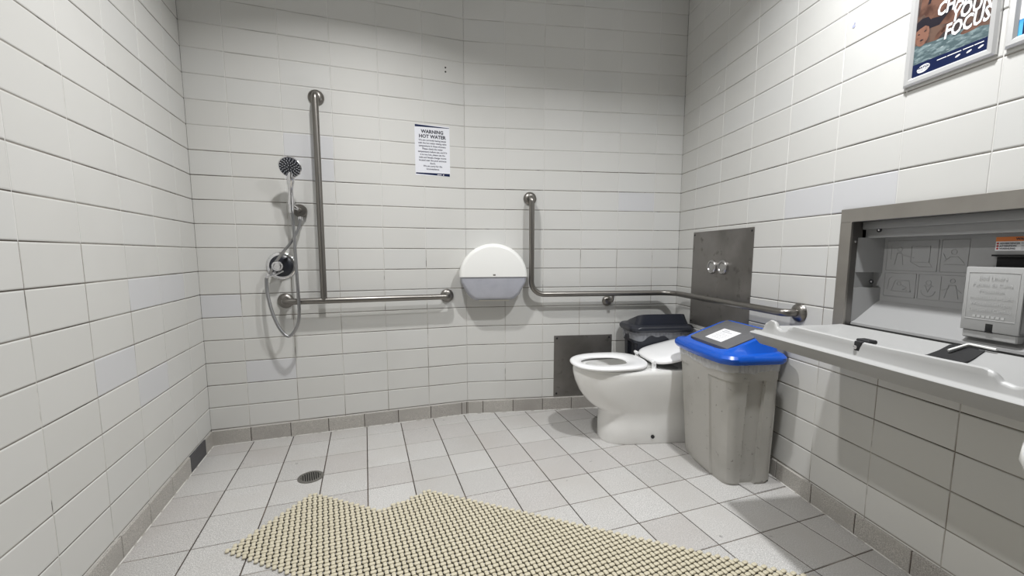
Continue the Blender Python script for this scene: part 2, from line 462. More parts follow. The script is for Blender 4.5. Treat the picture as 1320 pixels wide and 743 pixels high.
b = B('L0'); b.lathe((.94, 0, 1.297), (0, 1, 0), [(.034, 0), (.036, .006), (.036, .030), (.032, .036), (.012, .038), (.010, .046), (.001, .047)], 32); b.build('backplate', M_steel, t)
b = B('L0'); b.tube([(.945, .03, 1.30), (.962, .055, 1.312), (.975, .07, 1.318)], .011, 12); b.tube([(.94, .02, 1.27), (.94, .03, 1.245)], .013, 12); b.build('holder_arm', M_chrome, t)
b = B('L0'); b.tube(spline([(.94, .03, 1.25), (.95, .04, 1.20), (.99, .06, 1.12), (1.035, .07, 1.06), (1.075, .07, 1.0), (1.10, .062, .95)]), .0075, 10)
b.build('supply_hose', M_hose, t)
t = thing('shower_handset', 'handheld chrome shower head with black spray face and looping hose', 'shower head', f((.975, .07, 1.3)))
hc = Vector((.962, .135, 1.510)); hn = Vector((.10, .80, -.42)).normalized()
b = B('L0'); b.lathe(hc, hn, [(.020, -.034), (.040, -.022), (.054, -.008), (.056, 0), (.052, .004), (.050, .0035)], 40); b.build('head_shell', M_chrome, t)
b = B('L0'); b.lathe(hc, hn, [(.051, .001), (.051, .0045), (.046, .007), (.001, .008)], 40); fc = b.build('spray_face', M_blackpl, t, label='black spray face')
b = B('L0')
ua = (Vector((0, 0, 1)) - hn * hn.z).normalized(); ub = hn.cross(ua)
for rr_, nn_ in ((.012, 6), (.024, 12), (.035, 16), (.045, 20)):
    for k in range(nn_):
        a = 2 * PI * k / nn_ + rr_ * 30
        d = ua * math.cos(a) + ub * math.sin(a)
        b.tube([hc + d * (rr_ - .0035) + hn * .0078, hc + d * (rr_ + .0035) + hn * .0072], .0014, 6)
b.build('nozzles', M_nozzle, t)
b = B('L0'); hp = spline([hc - hn * .02 + Vector((0, 0, -.01)), (.966, .105, 1.455), (.970, .095, 1.42), (.972, .085, 1.37), (.974, .078, 1.325)])
b.tube(hp, [.016 + .0035 * math.sin(k / (len(hp) - 1) * PI * 2.2) for k in range(len(hp))], 16); b.build('handle', M_chrome, t)
b = B('L0'); b.lathe((.974, .077, 1.325), (.03, -.1, -1), [(.014, 0), (.015, .006), (.013, .02), (.015, .024), (.012, .045)], 20); b.build('hose_nut', M_chrome, t)
b = B('L0'); b.tube(spline([(.974, .074, 1.29), (.970, .07, 1.20), (.967, .085, 1.05), (.962, .104, .88), (.960, .110, .75), (.975, .106, .665), (1.02, .10, .610), (1.065, .095, .66), (1.10, .08, .76), (1.118, .06, .86), (1.120, .05, .93)], 14), .0085, 12); b.build('shower_hose', M_hose, t)

# ------------------------------------------------------------------ warning sign
f = frame('L0')
def placeL0(u0, z0, base=.0007): return lambda x, y, d: (u0 - x, base + d, z0 + y)
t = thing('warning_sign', 'white paper notice headed WARNING HOT WATER taped to the back wall', 'sign', f((.199, 0, 1.53)))
su, sz0, sw, sh_ = .1985, 1.533, .210, .297
b = B('L0'); b.box(su - sw / 2, su + sw / 2, .0002, .0009, sz0, sz0 + sh_); b.build('paper', M_paperl, t)
pl_ = placeL0(su, sz0, .0009)
for bp in ([(-.103, .2955), (.103, .2895), (.103, .2865), (-.103, .2825)], [(-.102, .0155), (.103, .0175), (.103, .0005), (-.102, .0085)]):
    b = B('L0'); flat(b, bp, pl_); b.build('blue_band', M_navy, t, smooth=0)
b = B('L0'); textmesh(b, 'WARNING', .0275, placeL0(su, sz0 + .249, .0009), bold=.0011); textmesh(b, 'HOT WATER', .0275, placeL0(su, sz0 + .221, .0009), bold=.0011)
b.build('heading', M_ink, t, smooth=0)
b = B('L0')
body = ['We are currently having issues', 'with the hot water mixing valve', 'temperature in these showers.', 'Please check the water', 'temperature before use, and if it', 'is to too hot, please use the', 'male and female change rooms', 'located near the pool entrance', 'doors.', 'We are sorry for the', 'inconvenience.']
for i, s in enumerate(body): textmesh(b, s, .0150, placeL0(su, sz0 + .203 - i * .0168, .0009), bold=.00035, sx=.88)
b.build('body_text', M_inkg, t, smooth=0)
b = B('L0'); flat(b, [(.026, .0065), (.052, .0065), (.052, .0105), (.026, .0105)], pl_, .0007)
b.build('footer_mark', M_paper, t, smooth=0)
b = B('L0'); flat(b, [(.064 + .0035 * math.cos(k * PI / 6), .0085 + .0035 * math.sin(k * PI / 6)) for k in range(12)], pl_, .0007); b.build('footer_mark', M_paper, t, smooth=0)

# wall plug holes
for z in (2.172, 2.148):
    b = B('L0'); b.lathe((.112, .0002, z), (0, 1, 0), [(.0052, 0), (.0052, .0012), (.0035, .0014), (.001, .0008)], 14)
    b.build('wall_plug', M_hole, label='dark screw hole, %s of the pair high on the back wall' % ('upper' if z > 2.16 else 'lower'), category='wall plug', group='screw holes above the notice')

# ------------------------------------------------------------------ paper dispenser
f = frame('R0'); D0 = .128
DU, DZ = .168, .918
t = thing('toilet_paper_dispenser', 'large round white toilet roll dispenser with smoky lower half on the back wall', 'paper dispenser', f((DU, 0, .78)))
def darc(r, n=36): return [(DU + r * math.cos(PI * k / n), DZ + .0 + r * .965 * math.sin(PI * k / n)) for k in range(n + 1)]
def dcover(r, y, lift): 
    return [(u, y, z + lift) for u, z in darc(r)]
b = B('R0'); rings = []
for ins, y in ((.010, .0), (.0, .03), (0, D0 - .028), (.004, D0 - .012), (.013, D0 - .003), (.026, D0)):
    rings.append(dcover(.213 - ins, y, 0 if ins < .02 else 0))
b.loft(rings); b.build('cover', M_whitepl, t)
b = B('R0'); rings = []
for ins, y in ((.012, 0), (.004, .03), (.003, D0 - .030), (.010, D0 - .012), (.020, D0 - .006)):
    r = .211 - ins; zb = -.148 + ins
    rings.append([(DU - r, y, DZ - .001), (DU - r + .004, y, DZ - .03), (DU - r + .045, y, DZ + zb + .035), (DU - r + .075, y, DZ + zb + .008), (DU - r + .098, y, DZ + zb), (DU + r - .098, y, DZ + zb), (DU + r - .075, y, DZ + zb + .008), (DU + r - .045, y, DZ + zb + .035), (DU + r - .004, y, DZ - .03), (DU + r, y, DZ - .001)])
b.loft(rings); b.build('lower_window', M_smoke, t, smooth=50, label='smoky translucent lower window')
b = B('R0')
for k in range(26):
    u = DU - .09 + k * .0072; b.quad([(u, D0 - .024, DZ - .147), (u + .0072, D0 - .024, DZ - .147), (u + .0036, D0 - .024, DZ - .156)])
b.box(DU - .092, DU + .098, D0 - .04, D0 - .022, DZ - .150, DZ - .144, .001, 1); b.build('tear_teeth', M_teeth, t)
b = B('R0'); b.box(DU - .006, DU + .010, D0 - .001, D0 + .0015, DZ + .008, DZ + .017, .002, 2); b.build('lock', M_plate, t)

# ------------------------------------------------------------------ wall plates
def screws(t, fr, pts, y, r=.007):
    for u, z in pts:
        b = B(fr); b.lathe((u, y, z), (0, 1, 0), [(r, 0), (r, .0012), (r * .6, .003), (.001, .0032)], 14); b.build('screw', M_black, t)
f = frame('R0')
t = thing('steel_plate', 'square steel access plate low on the back wall behind the toilet bowl', 'wall plate', f((.785, 0, .094)))
b = B('R0'); b.box(.582, .986, .0005, .0035, .096, .514, .0008, 1); b.build('sheet', M_plate, t)
screws(t, 'R0', [(.602, .496), (.966, .496), (.602, .114), (.966, .114)], .0035)
f = frame('R')
t = thing('flush_plate', 'tall steel flush plate with two round buttons above the toilet', 'flush plate', f((.47, 0, .62)))
b = B('R'); b.box(.19, .753, .0005, .0035, .615, 1.195, .0008, 1); b.build('sheet', M_plate, t)
screws(t, 'R', [(.205, 1.178), (.738, 1.178), (.205, .632), (.738, .632)], .0035, .006)
for u in (.417, .520):
    b = B('R'); b.lathe((u, .0035, .985), (0, 1, 0), [(.040, 0), (.040, .010), (.036, .015), (.029, .015), (.027, .010), (.024, .009), (.022, .012), (.010, .0125), (.001, .012)], 32); b.build('flush_button', M_button, t)

# ------------------------------------------------------------------ toilet
AX = .470
t = thing('toilet', 'white ceramic back-to-wall toilet with its seat down and lid open, beside the blue-lidded bin', 'toilet', f((AX, .42, 0)))
def tring(z, front, hw, rear=.004, n=28, fr_r=None, backw=None):
    """D-shaped section: straight sides from the wall, elliptical nose"""
    L = fr_r or hw * 1.45; bw = backw or hw
    pts = [(AX - bw, rear)]
    for k in range(1, 8): pts.append((AX - bw + (bw - hw) * k / 8, rear + (front - L - rear) * k / 8))
    for k in range(n + 1):
        a = PI - PI * k / n
        cx = math.cos(a); sy = math.sin(a)
        pts.append((AX + hw * math.copysign(abs(cx) ** .82, cx), front - L + L * abs(sy) ** .9))
    for k in range(7, 0, -1): pts.append((AX + bw + (hw - bw) * k / 8, rear + (front - L - rear) * k / 8))
    pts.append((AX + bw, rear))
    return [(u, o, z) for u, o in pts]
b = B('R')
prof = [(.000, .690, .122, .145), (.012, .694, .127, .150), (.10, .692, .127, .150), (.165, .691, .128, .150), (.182, .702, .131, .158), (.195, .724, .135, .172), (.215, .752, .141, .192), (.245, .782, .150, .215), (.29, .812, .161, .240),
        (.34, .833, .172, .262), (.38, .843, .180, .275), (.410, .845, .183, .278), (.422, .842, .181, .275), (.430, .834, .175, .265)]
rings = [tring(z, fr_, hw, fr_r=L, backw=min(.166, max(hw, .150)) if z > .15 else hw + .012) for z, fr_, hw, L in prof]
rings.append(tring(.430, .80, .145, .02, fr_r=.23)); 
b.loft(rings, cap1=False)
# basin hole
rim = tring(.430, .80, .145, .02, fr_r=.23)
n_ = len(rim)
hol = []
for i in range(n_):
    u, o, z = rim[i]; a = math.atan2((o - .60), (u - AX) * 1.55)
    hol.append((AX + .118 * math.cos(a), .60 + .178 * math.sin(a), .430))
def scale_r(ring, s, z): return [(AX + (u - AX) * s, .60 + (o - .60) * s - (1 - s) * .06, z) for u, o, _ in ring]
R2 = b.loft([rim, hol, scale_r(hol, .98, .41)], cap0=False, cap1=False)
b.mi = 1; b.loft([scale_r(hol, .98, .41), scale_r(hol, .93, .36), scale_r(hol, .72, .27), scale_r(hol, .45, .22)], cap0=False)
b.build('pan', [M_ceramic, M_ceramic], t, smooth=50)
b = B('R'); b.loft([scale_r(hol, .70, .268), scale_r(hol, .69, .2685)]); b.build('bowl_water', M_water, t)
# seat ring
def oval(fr_out, rear, hw, n=48, hx=.5):
    cy = (fr_out + rear) / 2; ly = (fr_out - rear) / 2; pts = []
    for k in range(n):
        a = 2 * PI * k / n; c_, s_ = math.cos(a), math.sin(a)
        w = hw * (1 - .10 * max(0, -s_)) 
        pts.append((AX + w * math.copysign(abs(c_) ** .85, c_), cy + ly * math.copysign(abs(s_) ** (.92 if s_ > 0 else .55), s_)))
    return pts
def tilt(o, z): return z + (0.86 - o) * .012
so = oval(.862, .435, .188); si = oval(.800, .545, .098)
def oset(P, d):
    cy = .65; out = []
    for (u, o) in P:
        v = Vector((u - AX, o - cy)); l = v.length; v *= (l + d) / l; out.append((AX + v.x, cy + v.y))
    return out
def z3(P, z): return [(u, o, tilt(o, z)) for u, o in P]
b = B('R')
b.loft([z3(oset(si, .004), .4385), z3(oset(so, -.010), .434), z3(oset(so, -.001), .440), z3(so, .446), z3(oset(so, -.004), .452), z3(oset(so, -.014), .4555), z3(oset(si, .012), .4535), z3(oset(si, .002), .448), z3(si, .443), z3(oset(si, .004), .4385)], cap0=False, cap1=False)
b.build('seat', M_seat, t, smooth=60)
# lid
ang = math.radians(13)
def lidp(s, w, h):  # s distance from hinge, w across, h thickness up
    o = .428 - s * math.cos(ang) + h * math.sin(ang); return (AX + w, o, .462 + s * math.sin(ang) + h * math.cos(ang))
def lring(d, h):
    P = []
    for k in range(48):
        a = 2 * PI * k / 48; c_, s_ = math.cos(a), math.sin(a)
        w = .180 * (1 - .06 * max(0, s_)); P.append(lidp(.200 + (.200 - d) * math.copysign(abs(s_) ** (.75 if s_ > 0 else .45), s_), (w - d) * math.copysign(abs(c_) ** .62, c_), h))
    return P
b = B('R'); b.loft([lring(.012, -.006), lring(.002, -.008), lring(0, 0), lring(.004, .008), lring(.016, .013), lring(.06, .018)]); b.build('lid', M_seat, t, smooth=60)
for s_ in (-1, 1):
    b = B('R'); b.lathe((AX + s_ * .115 - .018, .430, .468), (1, 0, 0), [(.001, 0), (.009, .0), (.010, .004), (.010, .032), (.009, .036), (.001, .036)], 16); b.lathe((AX + s_ * .115, .425, .428), (0, 0, 1), [(.012, 0), (.012, .03), (.008, .036)], 16); b.build('hinge', M_seat, t)
b = B('R'); b.lathe((AX + .132, .425, .045), (1, 0, 0), [(.010, -.008), (.010, .004), (.006, .006), (.001, .006)], 18); b.build('bolt_cap', M_black, t, label='dark floor bolt cap')
b = B('R'); b.loft([[(u, o, z) for (u, o), z in zip(rr(AX, .345, .145, .055, .02, 5), [zz] * 400)] for zz in (.428, .434)]); b.build('hinge_deck', M_shell, t)

# ------------------------------------------------------------------ bins
def bin_unit(nm, label, fr, cx, cy, hx, hy, zr, bodym, lidm, flapm, bagm, lowm, mirror, tz, notice, bow, cat='bin', slope=.095):
    """local frame: x along long side, y towards the bin's front"""
    F = frame(fr)
    loc = F((0, 0, 0)) if isinstance(fr, tuple) else F((cx, cy, 0))
    t = thing(nm, label, cat, loc)
    b = B(fr); rings = []
    zs = [0, .004, .012, .03, .08, .15, .22, .30, .38, .44, .48, .497, .503, .54, zr - .01]
    for z in zs:
        tp = z / zr
        ex = hx * (.89 + .11 * tp); ey = hy * (.88 + .12 * tp)
        r = .045; ring = rr(cx - (1 - tp) * .004, cy - (1 - tp) * .024, ex, ey, r, 8, bow * (.6 + .4 * tp))
        inset0 = .006 if z < .01 else 0
        pts = []
        for (x, y) in ring:
            dx, dy = x - cx, y - cy
            if z < .5:
                ins = 0
                lx, ly = dx / ex, dy / ey
                if lx > .42 and ly > -.2 or lx > .9: ins = .007
                if lx < -.42 and ly > -.2 or lx < -.9: ins = .007
                if abs(lx) > .93 and -.45 < ly < .20: ins = .022
                ins *= min(1, (z + .02) / .03)
                l = math.hypot(dx, dy)
                if abs(lx) > .9: dx -= math.copysign(ins, dx)
                else: dy -= math.copysign(ins, dy)
            l = math.hypot(dx, dy); k = (l - inset0) / l
            pts.append((cx + dx * k, cy + dy * k, z))
        rings.append(pts)
    b.loft(rings); b.build('body', bodym, t, smooth=22)
    # liner bag skirt
    b = B(fr); rg = []
    rnd = random.Random(3)
    ph = [rnd.uniform(0, 6.28) for _ in range(4)]
    for z, d in ((zr - .006, .006), (zr - .03, .005), (zr - .05, .004)):
        ring = rr(cx, cy, hx * (.88 + .12 * z / zr) + d, hy * (.86 + .14 * z / zr) + d, .048, 8, bow)
        rg.append([(x + .0012 * math.sin(i * .9 + ph[0]), y + .0012 * math.sin(i * 1.1 + ph[1]), z + (lowm * (math.sin(i * .11 + ph[2]) + .5 * math.sin(i * .31 + ph[3])) if z < zr - .04 else 0)) for i, (x, y) in enumerate(ring)])
    b.loft(rg, False, False); b.build('liner_bag', bagm, t, smooth=60)
    # lid: skirt, sloped deck with ramped ends
    b = B(fr)
    E = [(hx + .016, hy + .016, 0.0, -.012), (hx + .022, hy + .022, 0.0, .0), (hx + .022, hy + .022, 0.0, .014), (hx + .012, hy + .014, 0.0, .026)]
    rg = []
    for ex, ey, a_, dz in E:
        rg.append([(x, y, zr + dz) for x, y in rr(cx, cy, ex, ey, .055, 8, bow * 1.1)])
    # deck rings rise to the sloped top
    def top(y): return zr + .030 + slope * (.5 - (y - cy) / (2 * hy))
    for k, (fx, fy, w) in enumerate(((.94, .96, .10), (.86, .92, .62), (.82, .885, .97), (.79, .86, 1.0), (.73, .80, 1.0))):
        ring = []
        for x, y in rr(cx, cy, hx * fx, hy * fy, .04, 8, bow * .8):
            ring.append((x, y, zr + .026 + (top(y) - zr - .026) * w))
        rg.append(ring)
    ring = [(x, y, top(y) - .012) for x, y in rr(cx, cy, hx * .71, hy * .78, .012, 8, bow * .6)]
    rg.append(ring)
    b.loft(rg); b.build('lid', lidm, t, smooth=40)
    b = B(fr)
    fl_ = rr(cx, cy, hx * .70, hy * .765, .004, 4, 0)
    b.loft([[(x, y, top(y) - .014) for x, y in fl_], [(x, y, top(y) + tz) for x, y in fl_], [(cx + (x - cx) * .98, cy + (y - cy) * .98, top(y) + tz + .002) for x, y in fl_]])
    flap = b.build('swing_flap', flapm, t, smooth=40)
    if notice:
        b = B(fr)
        nx0, nx1, ny0, ny1 = notice
        P = lambda x, y: (x, y, top(y) + tz + .0032)
        Q = lambda x, y: (x, y, top(y) + tz + .0015)
        b.loft([[Q(nx0, ny0), Q(nx1, ny0), Q(nx1, ny1), Q(nx0, ny1)], [P(nx0, ny0), P(nx1, ny0), P(nx1, ny1), P(nx0, ny1)]])
        st = b.build('notice', M_paper, flap, smooth=0)
        b = B(fr)
        for i, (x0_, x1_, w_) in enumerate(((.020, .062, .0022), (.020, .096, .0022), (.020, .060, .0012), (.020, .110, .0010), (.020, .104, .0010), (.020, .112, .0010), (.020, .090, .0010))):
            yy = ny0 + .012 + i * .0115
            b.quad([(nx0 + x0_, yy, top(yy) + tz + .0037), (nx0 + x1_, yy, top(yy) + tz + .0037), (nx0 + x1_, yy + w_, top(yy + w_) + tz + .0037), (nx0 + x0_, yy + w_, top(yy + w_) + tz + .0037)])
        b.build('notice_text', M_inkg, flap, smooth=0)
    return t
bin_unit('waste_bin', 'grey plastic waste bin with a bright blue swing lid, between toilet and change table', 'R',
         .862, .192, .222, .130, .592, M_bin, M_blue, M_flap, M_bag, .006, False, .002, (.80, .93, .165, .265), .022, slope=.10)
fb = frame('R')((.165, .222, 0))
bin_unit('waste_bin', 'black plastic waste bin in the corner behind the toilet', ((fb.x, fb.y), A['R'] - 0.0 + PI / 2),
         0, 0, .188, .114, .585, M_blackpl, M_blackpl, M_blackpl, M_bagd, .016, False, -.003, None, .012, slope=.075)

# ------------------------------------------------------------------ baby change station
f = frame('R')
t = thing('baby_change_station', 'grey fold-down baby change table recessed in a steel frame on the right wall', 'changing table', f((1.728, 0, .72)))
u0, u1 = 1.250, 2.206; i0, i1 = 1.298, 2.158; zt, zb, it, ib = 1.228, .722, 1.178, .760
b = B('R')
for (a, c, d, e) in ((u0, u1, it, zt), (u0, i0, zb, it), (i1, u1, zb, it), (i0, i1, zb, ib)):
    b.box(a, c, .0005, .010, d, e, .001, 1)
b.build('steel_frame', M_frame, t)
b = B('R')
for (a, c, d, e) in ((i0 - .003, i1 + .003, it, it + .003), (i0 - .003, i0, ib, it), (i1, i1 + .003, ib, it)):
    b.box(a, c, -.040, .0008, d, e)
b.build('inner_jamb', M_jamb, t)
# moulded shell
b = B('R')
def shell_band(z0, z1, d, uo, ui):   # left and right sides
    for s in (0, 1):
        g = (lambda u: u) if s == 0 else (lambda u: i0 + i1 - u)
        b.loft([[(g(uo), -.022, z), (g(ui), d, z), (g(ui), d - .004, z), (g(uo) - (.004 if s == 0 else -.004), -.022, z)] for z in (z0, z1)])
D = -.100
shell_band(.80, .932, D, 1.299, 1.333); shell_band(.990, 1.120, D, 1.299, 1.333); shell_band(.932, .990, D, 1.2985, 1.300)
for s in (0, 1):
    g = (lambda u: u) if s == 0 else (lambda u: i0 + i1 - u)
    for z in (.932, .990):
        b.quad([(g(1.299), -.022, z), (g(1.333), D, z), (g(1.299), D, z)])
b.box(i0, i1, D - .006, D, .875, 1.125)                              # back panel
b.box(i0, i1, D - .006, -.052, 1.118, it + .002, .002, 2)             # header
b.box(i0, i1, -.056, -.036, 1.150, it + .002, .003, 2)
b.loft([[(u, D, .884), (u, D + .006, .880), (u, -.034, .806), (u, -.022, .798), (u, -.020, .790), (u, -.026, .782), (u, -.04, .780), (u, D - .005, .80)] for u in (i0 + .001, i1 - .001)])
b.build('moulded_shell', M_shell, t, smooth=40)
b = B('R'); b.box(i0, i1, -.045, .0035, .758, .770); b.build('hinge_gap_shadow', M_hole, t)  # black box, painted shadow of the gap behind the tray
# embossed pictures on back panel
b = B('R')
def eline(pts, r=.0009): b.tube([(u, D + .0006, z) for u, z in pts], r, 6)
def erect(a, c, d, e): eline([(a, d), (c, d), (c, e), (a, e), (a, d)])
def earc(cu, cz, ru, rz, a0=0, a1=2 * PI, n=18): eline([(cu + ru * math.cos(a0 + (a1 - a0) * k / n), cz + rz * math.sin(a0 + (a1 - a0) * k / n)) for k in range(n + 1)])
erect(1.345, 1.455, .905, .990); erect(1.463, 1.600, .905, .990); erect(1.345, 1.515, 1.000, 1.105); erect(1.523, 1.600, 1.000, 1.105)
# open table with child lying on it
eline([(1.372, .925), (1.44, .925), (1.432, .965), (1.385, .965), (1.372, .925)]); earc(1.398, .953, .007, .007); eline([(1.405, .948), (1.425, .940), (1.412, .932), (1.428, .930)]); eline([(1.357, .93), (1.362, .97), (1.37, .975)])
# strapped child and adult beside it
earc(1.495, .935, .022, .020, PI, 2 * PI); earc(1.495, .962, .008, .008); eline([(1.48, .950), (1.51, .950)]); eline([(1.485, .955), (1.495, .93), (1.505, .955)]); earc(1.565, .972, .007, .007); eline([(1.545, .915), (1.555, .958), (1.575, .958), (1.585, .915)]); eline([(1.557, .95), (1.535, .94)]); eline([(1.575, .95), (1.592, .935)]); eline([(1.532, .908), (1.532, .985)])
earc(1.39, 1.075, .008, .008); eline([(1.375, 1.02), (1.382, 1.062), (1.398, 1.062), (1.405, 1.02)]); eline([(1.40, 1.055), (1.44, 1.045)]); erect(1.43, 1.49, 1.03, 1.085); eline([(1.43, 1.03), (1.46, 1.015), (1.50, 1.015), (1.49, 1.03)]); eline([(1.36, 1.04), (1.36, 1.09)])
earc(1.56, 1.065, .008, .008); eline([(1.535, 1.035), (1.55, 1.05), (1.572, 1.05), (1.59, 1.03)]); eline([(1.535, 1.025), (1.592, 1.025)]); eline([(1.54, 1.04), (1.53, 1.06)])
b.build('embossed_pictures', M_shell, t)
for u, z, d in ((1.352, 1.146, -.050), (1.318, .955, -.075), (2.104, 1.146, -.050)):
    b = B('R'); b.lathe((u, d - .001, z), (0, 1, 0), [(.0085, 0), (.0085, .003), (.006, .004)], 14); b.mi = 1; b.lathe((u + .001, d + .003, z), (0, 1, 0), [(.004, 0), (.0035, .002), (.001, .003)], 12); b.build('screw', [M_black, M_chrome], t)
b = B('R'); b.lathe((i0, -.012, 1.105), (1, 0, 0), [(.004, 0), (.004, .002), (.001, .003)], 12); b.build('screw', M_chrome, t)
# liner dispenser
d0, d1, dz0, dz1 = 1.661, 1.796, .838, 1.022; dy = -.014
b = B('R')
b.box(d0, d1, dy - .010, dy, dz0, dz1, .003, 2)
b.box(d0, d0 + .006, D + .0, dy - .002, dz0, dz1 + .0, .001, 1); b.box(d1 - .006, d1, D + .0, dy - .002, dz0, dz1, .001, 1)
b.box(d0, d1, D, dy - .004, dz0, dz0 + .008, .001, 1)
b.box(d0 + .004, d1 - .004, dy - .03, dy - .004, .815, .838, .003, 1)
disp = b.build('liner_dispenser', M_tray, t)
b = B('R'); b.box(d0 + .006, d1 - .006, D + .001, dy - .010, dz0 + .01, dz1 - .004); b.box(d0 + .012, d1 - .004, D + .0005, D + .003, dz1 - .01, 1.050); b.box(1.665, 1.80, D, D + .012, 1.052, 1.057); b.build('slot_shadow', M_hole, disp)  # black boxes, shadow inside the liner opening put into the colour
b = B('R'); b.box(1.722, 1.740, dy - .006, dy + .0008, dz0 - .001, .862, .002, 2); b.build('thumb_notch', M_hole, disp)
b = B('R')
pr2 = [(d0 + .010, .872), (d1 - .010, .872), (d1 - .010, dz1 - .016), (d0 + .010, dz1 - .016), (d0 + .010, .872)]
b.tube([(u, dy + .0002, z) for u, z in pr2], .001, 6)
plr = lambda zz: (lambda x, y, d: (1.728 + x, dy + .0008 + d, zz + y))
for i, (s, z_) in enumerate((('Bed Liners', .0165), ('Pañales de Cama', .0145), ('Protection', .0145), ('matelassée jetable', .0145), ('Wickelunterlagen', .0145), ('Lenzuolini Cambio', .0140), ('・ ・ ・ ・ ・ ・', .013))):
    if i < 6: textmesh(b, s, z_, plr(.986 - i * .0182), thick=.0006, sx=.92)
    else:
        for k in range(7): b.box(1.690 + k * .011, 1.697 + k * .011, dy, dy + .0012, .877, .883)
b.build('raised_lettering', mat('raised_lettering_plastic', (.46, .46, .455), .4), disp, smooth=0)
# warning label
b = B('R'); b.box(1.664, 1.792, D, D + .0008, 1.068, 1.108); lab_ = b.build('warning_label', M_paper, t)
b = B('R'); b.box(1.664, 1.792, D + .0007, D + .0014, 1.095, 1.108); b.build('orange_band', M_orange, lab_)
b = B('R')
for i, s in enumerate(('ADVERTENCIA', 'ATTENTION', 'WARNUNG')):
    z = 1.0868 - i * .0075
    textmesh(b, s, .0068, lambda x, y, d, z=z: (1.674 + x, D + .001 + d, z + y), align='LEFT', bold=.0002)
    for k in range(2): b.box(1.722, 1.788, D + .0006, D + .0012, z + .0035 - k * .003, z + .0042 - k * .003)
textmesh(b, 'WARNING', .009, lambda x, y, d: (1.732 + x, D + .0016 + d, 1.0985 + y), bold=.0003)
b.build('label_text', M_ink, lab_, smooth=0)
b = B('R')
for i in range(3): b.lathe((1.669, D + .0008, 1.0893 - i * .0075), (0, 1, 0), [(.0028, 0), (.0028, .0006)], 10)
b.build('red_dots', M_red, lab_)
# tray
TU0, TU1 = 1.287, 2.169
def lip(u):
    v = min(u, 3.456 - u)
    pts = [(1.287, .772), (1.318, .774), (1.338, .812), (1.356, .8215), (1.376, .819), (1.392, .800), (1.412, .793), (1.436, .797), (1.452, .812), (1.470, .817), (1.56, .8155), (1.728, .8135)]
    for (a, za), (c, zc) in zip(pts, pts[1:]):
        if v <= c:
            k = max(0, (v - a) / (c - a)); k = k * k * (3 - 2 * k); return za + (zc - za) * k
    return .8135
b = B('R'); rings = []
N = 150
for i in range(N + 1):
    u = TU0 + (TU1 - TU0) * i / N
    v = min(u, 3.456 - u); e = min(1, max(0, (v - TU0) / .05)); e = e * e * (3 - 2 * e)
    lz = lip(u); bed = .786
    bedc = bed - .006
    side = (1 - e)
    rings.append([(u, .006, .745), (u, .004, .782), (u, .009, .789), (u, .024, .788 - .004 * e), (u, .060, .786 - .016 * e), (u, .10, .786 - .028 * e), (u, .20, .786 - .033 * e), (u, .295, .786 - .028 * e),
                  (u, .332, min(lz - .006, .786 - .008 * e)), (u, .346, lz - .004), (u, .353, lz), (u, .360, lz - .003), (u, .364, min(lz - .008, .800)), (u, .3665, .7745), (u, .370, .7705), (u, .3845, .7685), (u, .3875, .765), (u, .3450, .7220), (u, .338, .7185), (u, .30, .7185), (u, .02, .7185)])
b.loft(rings); tr = b.build('tray', M_tray, t, smooth=45)
b = B('R'); b.box(1.690, 1.712, .335, .3652, .783, .8150, .004, 2); b.box(1.682, 1.722, .322, .352, .808, .8195, .003, 1); b.build('strap_slot', M_black, tr)
b = B('R'); b.lathe((1.697, .364, .797), (0, 1, 0), [(.0055, 0), (.0055, .003), (.002, .004)], 14); b.build('rivet', M_chrome, tr)
b = B('R')
def stp(pts, w, z): 
    P = [Vector(p) for p in pts]; L = []; Rr = []
    for i, p in enumerate(P):
        tt_ = (P[min(i + 1, len(P) - 1)] - P[max(i - 1, 0)]); n_ = Vector((-tt_.y, tt_.x, 0)).normalized() * w; L.append(p + n_); Rr.append(p - n_)
    b.loft([[L[i], Rr[i], Rr[i] - Vector((0, 0, .004)), L[i] - Vector((0, 0, .004))] for i in range(len(P))])
stp([(1.704, .245, .7585), (1.704, .20, .7575), (1.703, .10, .7625), (1.702, .060, .7745), (1.701, .024, .790), (1.70, .004, .7905), (1.70, -.012, .786)], .031, 0)
stp([(1.752, .11, .7625), (1.750, .085, .768), (1.742, .05, .7785), (1.736, .022, .7905)], .016, 0)
b.build('safety_strap', M_strap, tr)
b = B('R'); b.tube(fillet([(1.702, .070, .781), (1.712, .018, .800), (1.775, .016, .798)], .006), .0035, 10); b.build('strap_buckle', M_whitepl, tr)

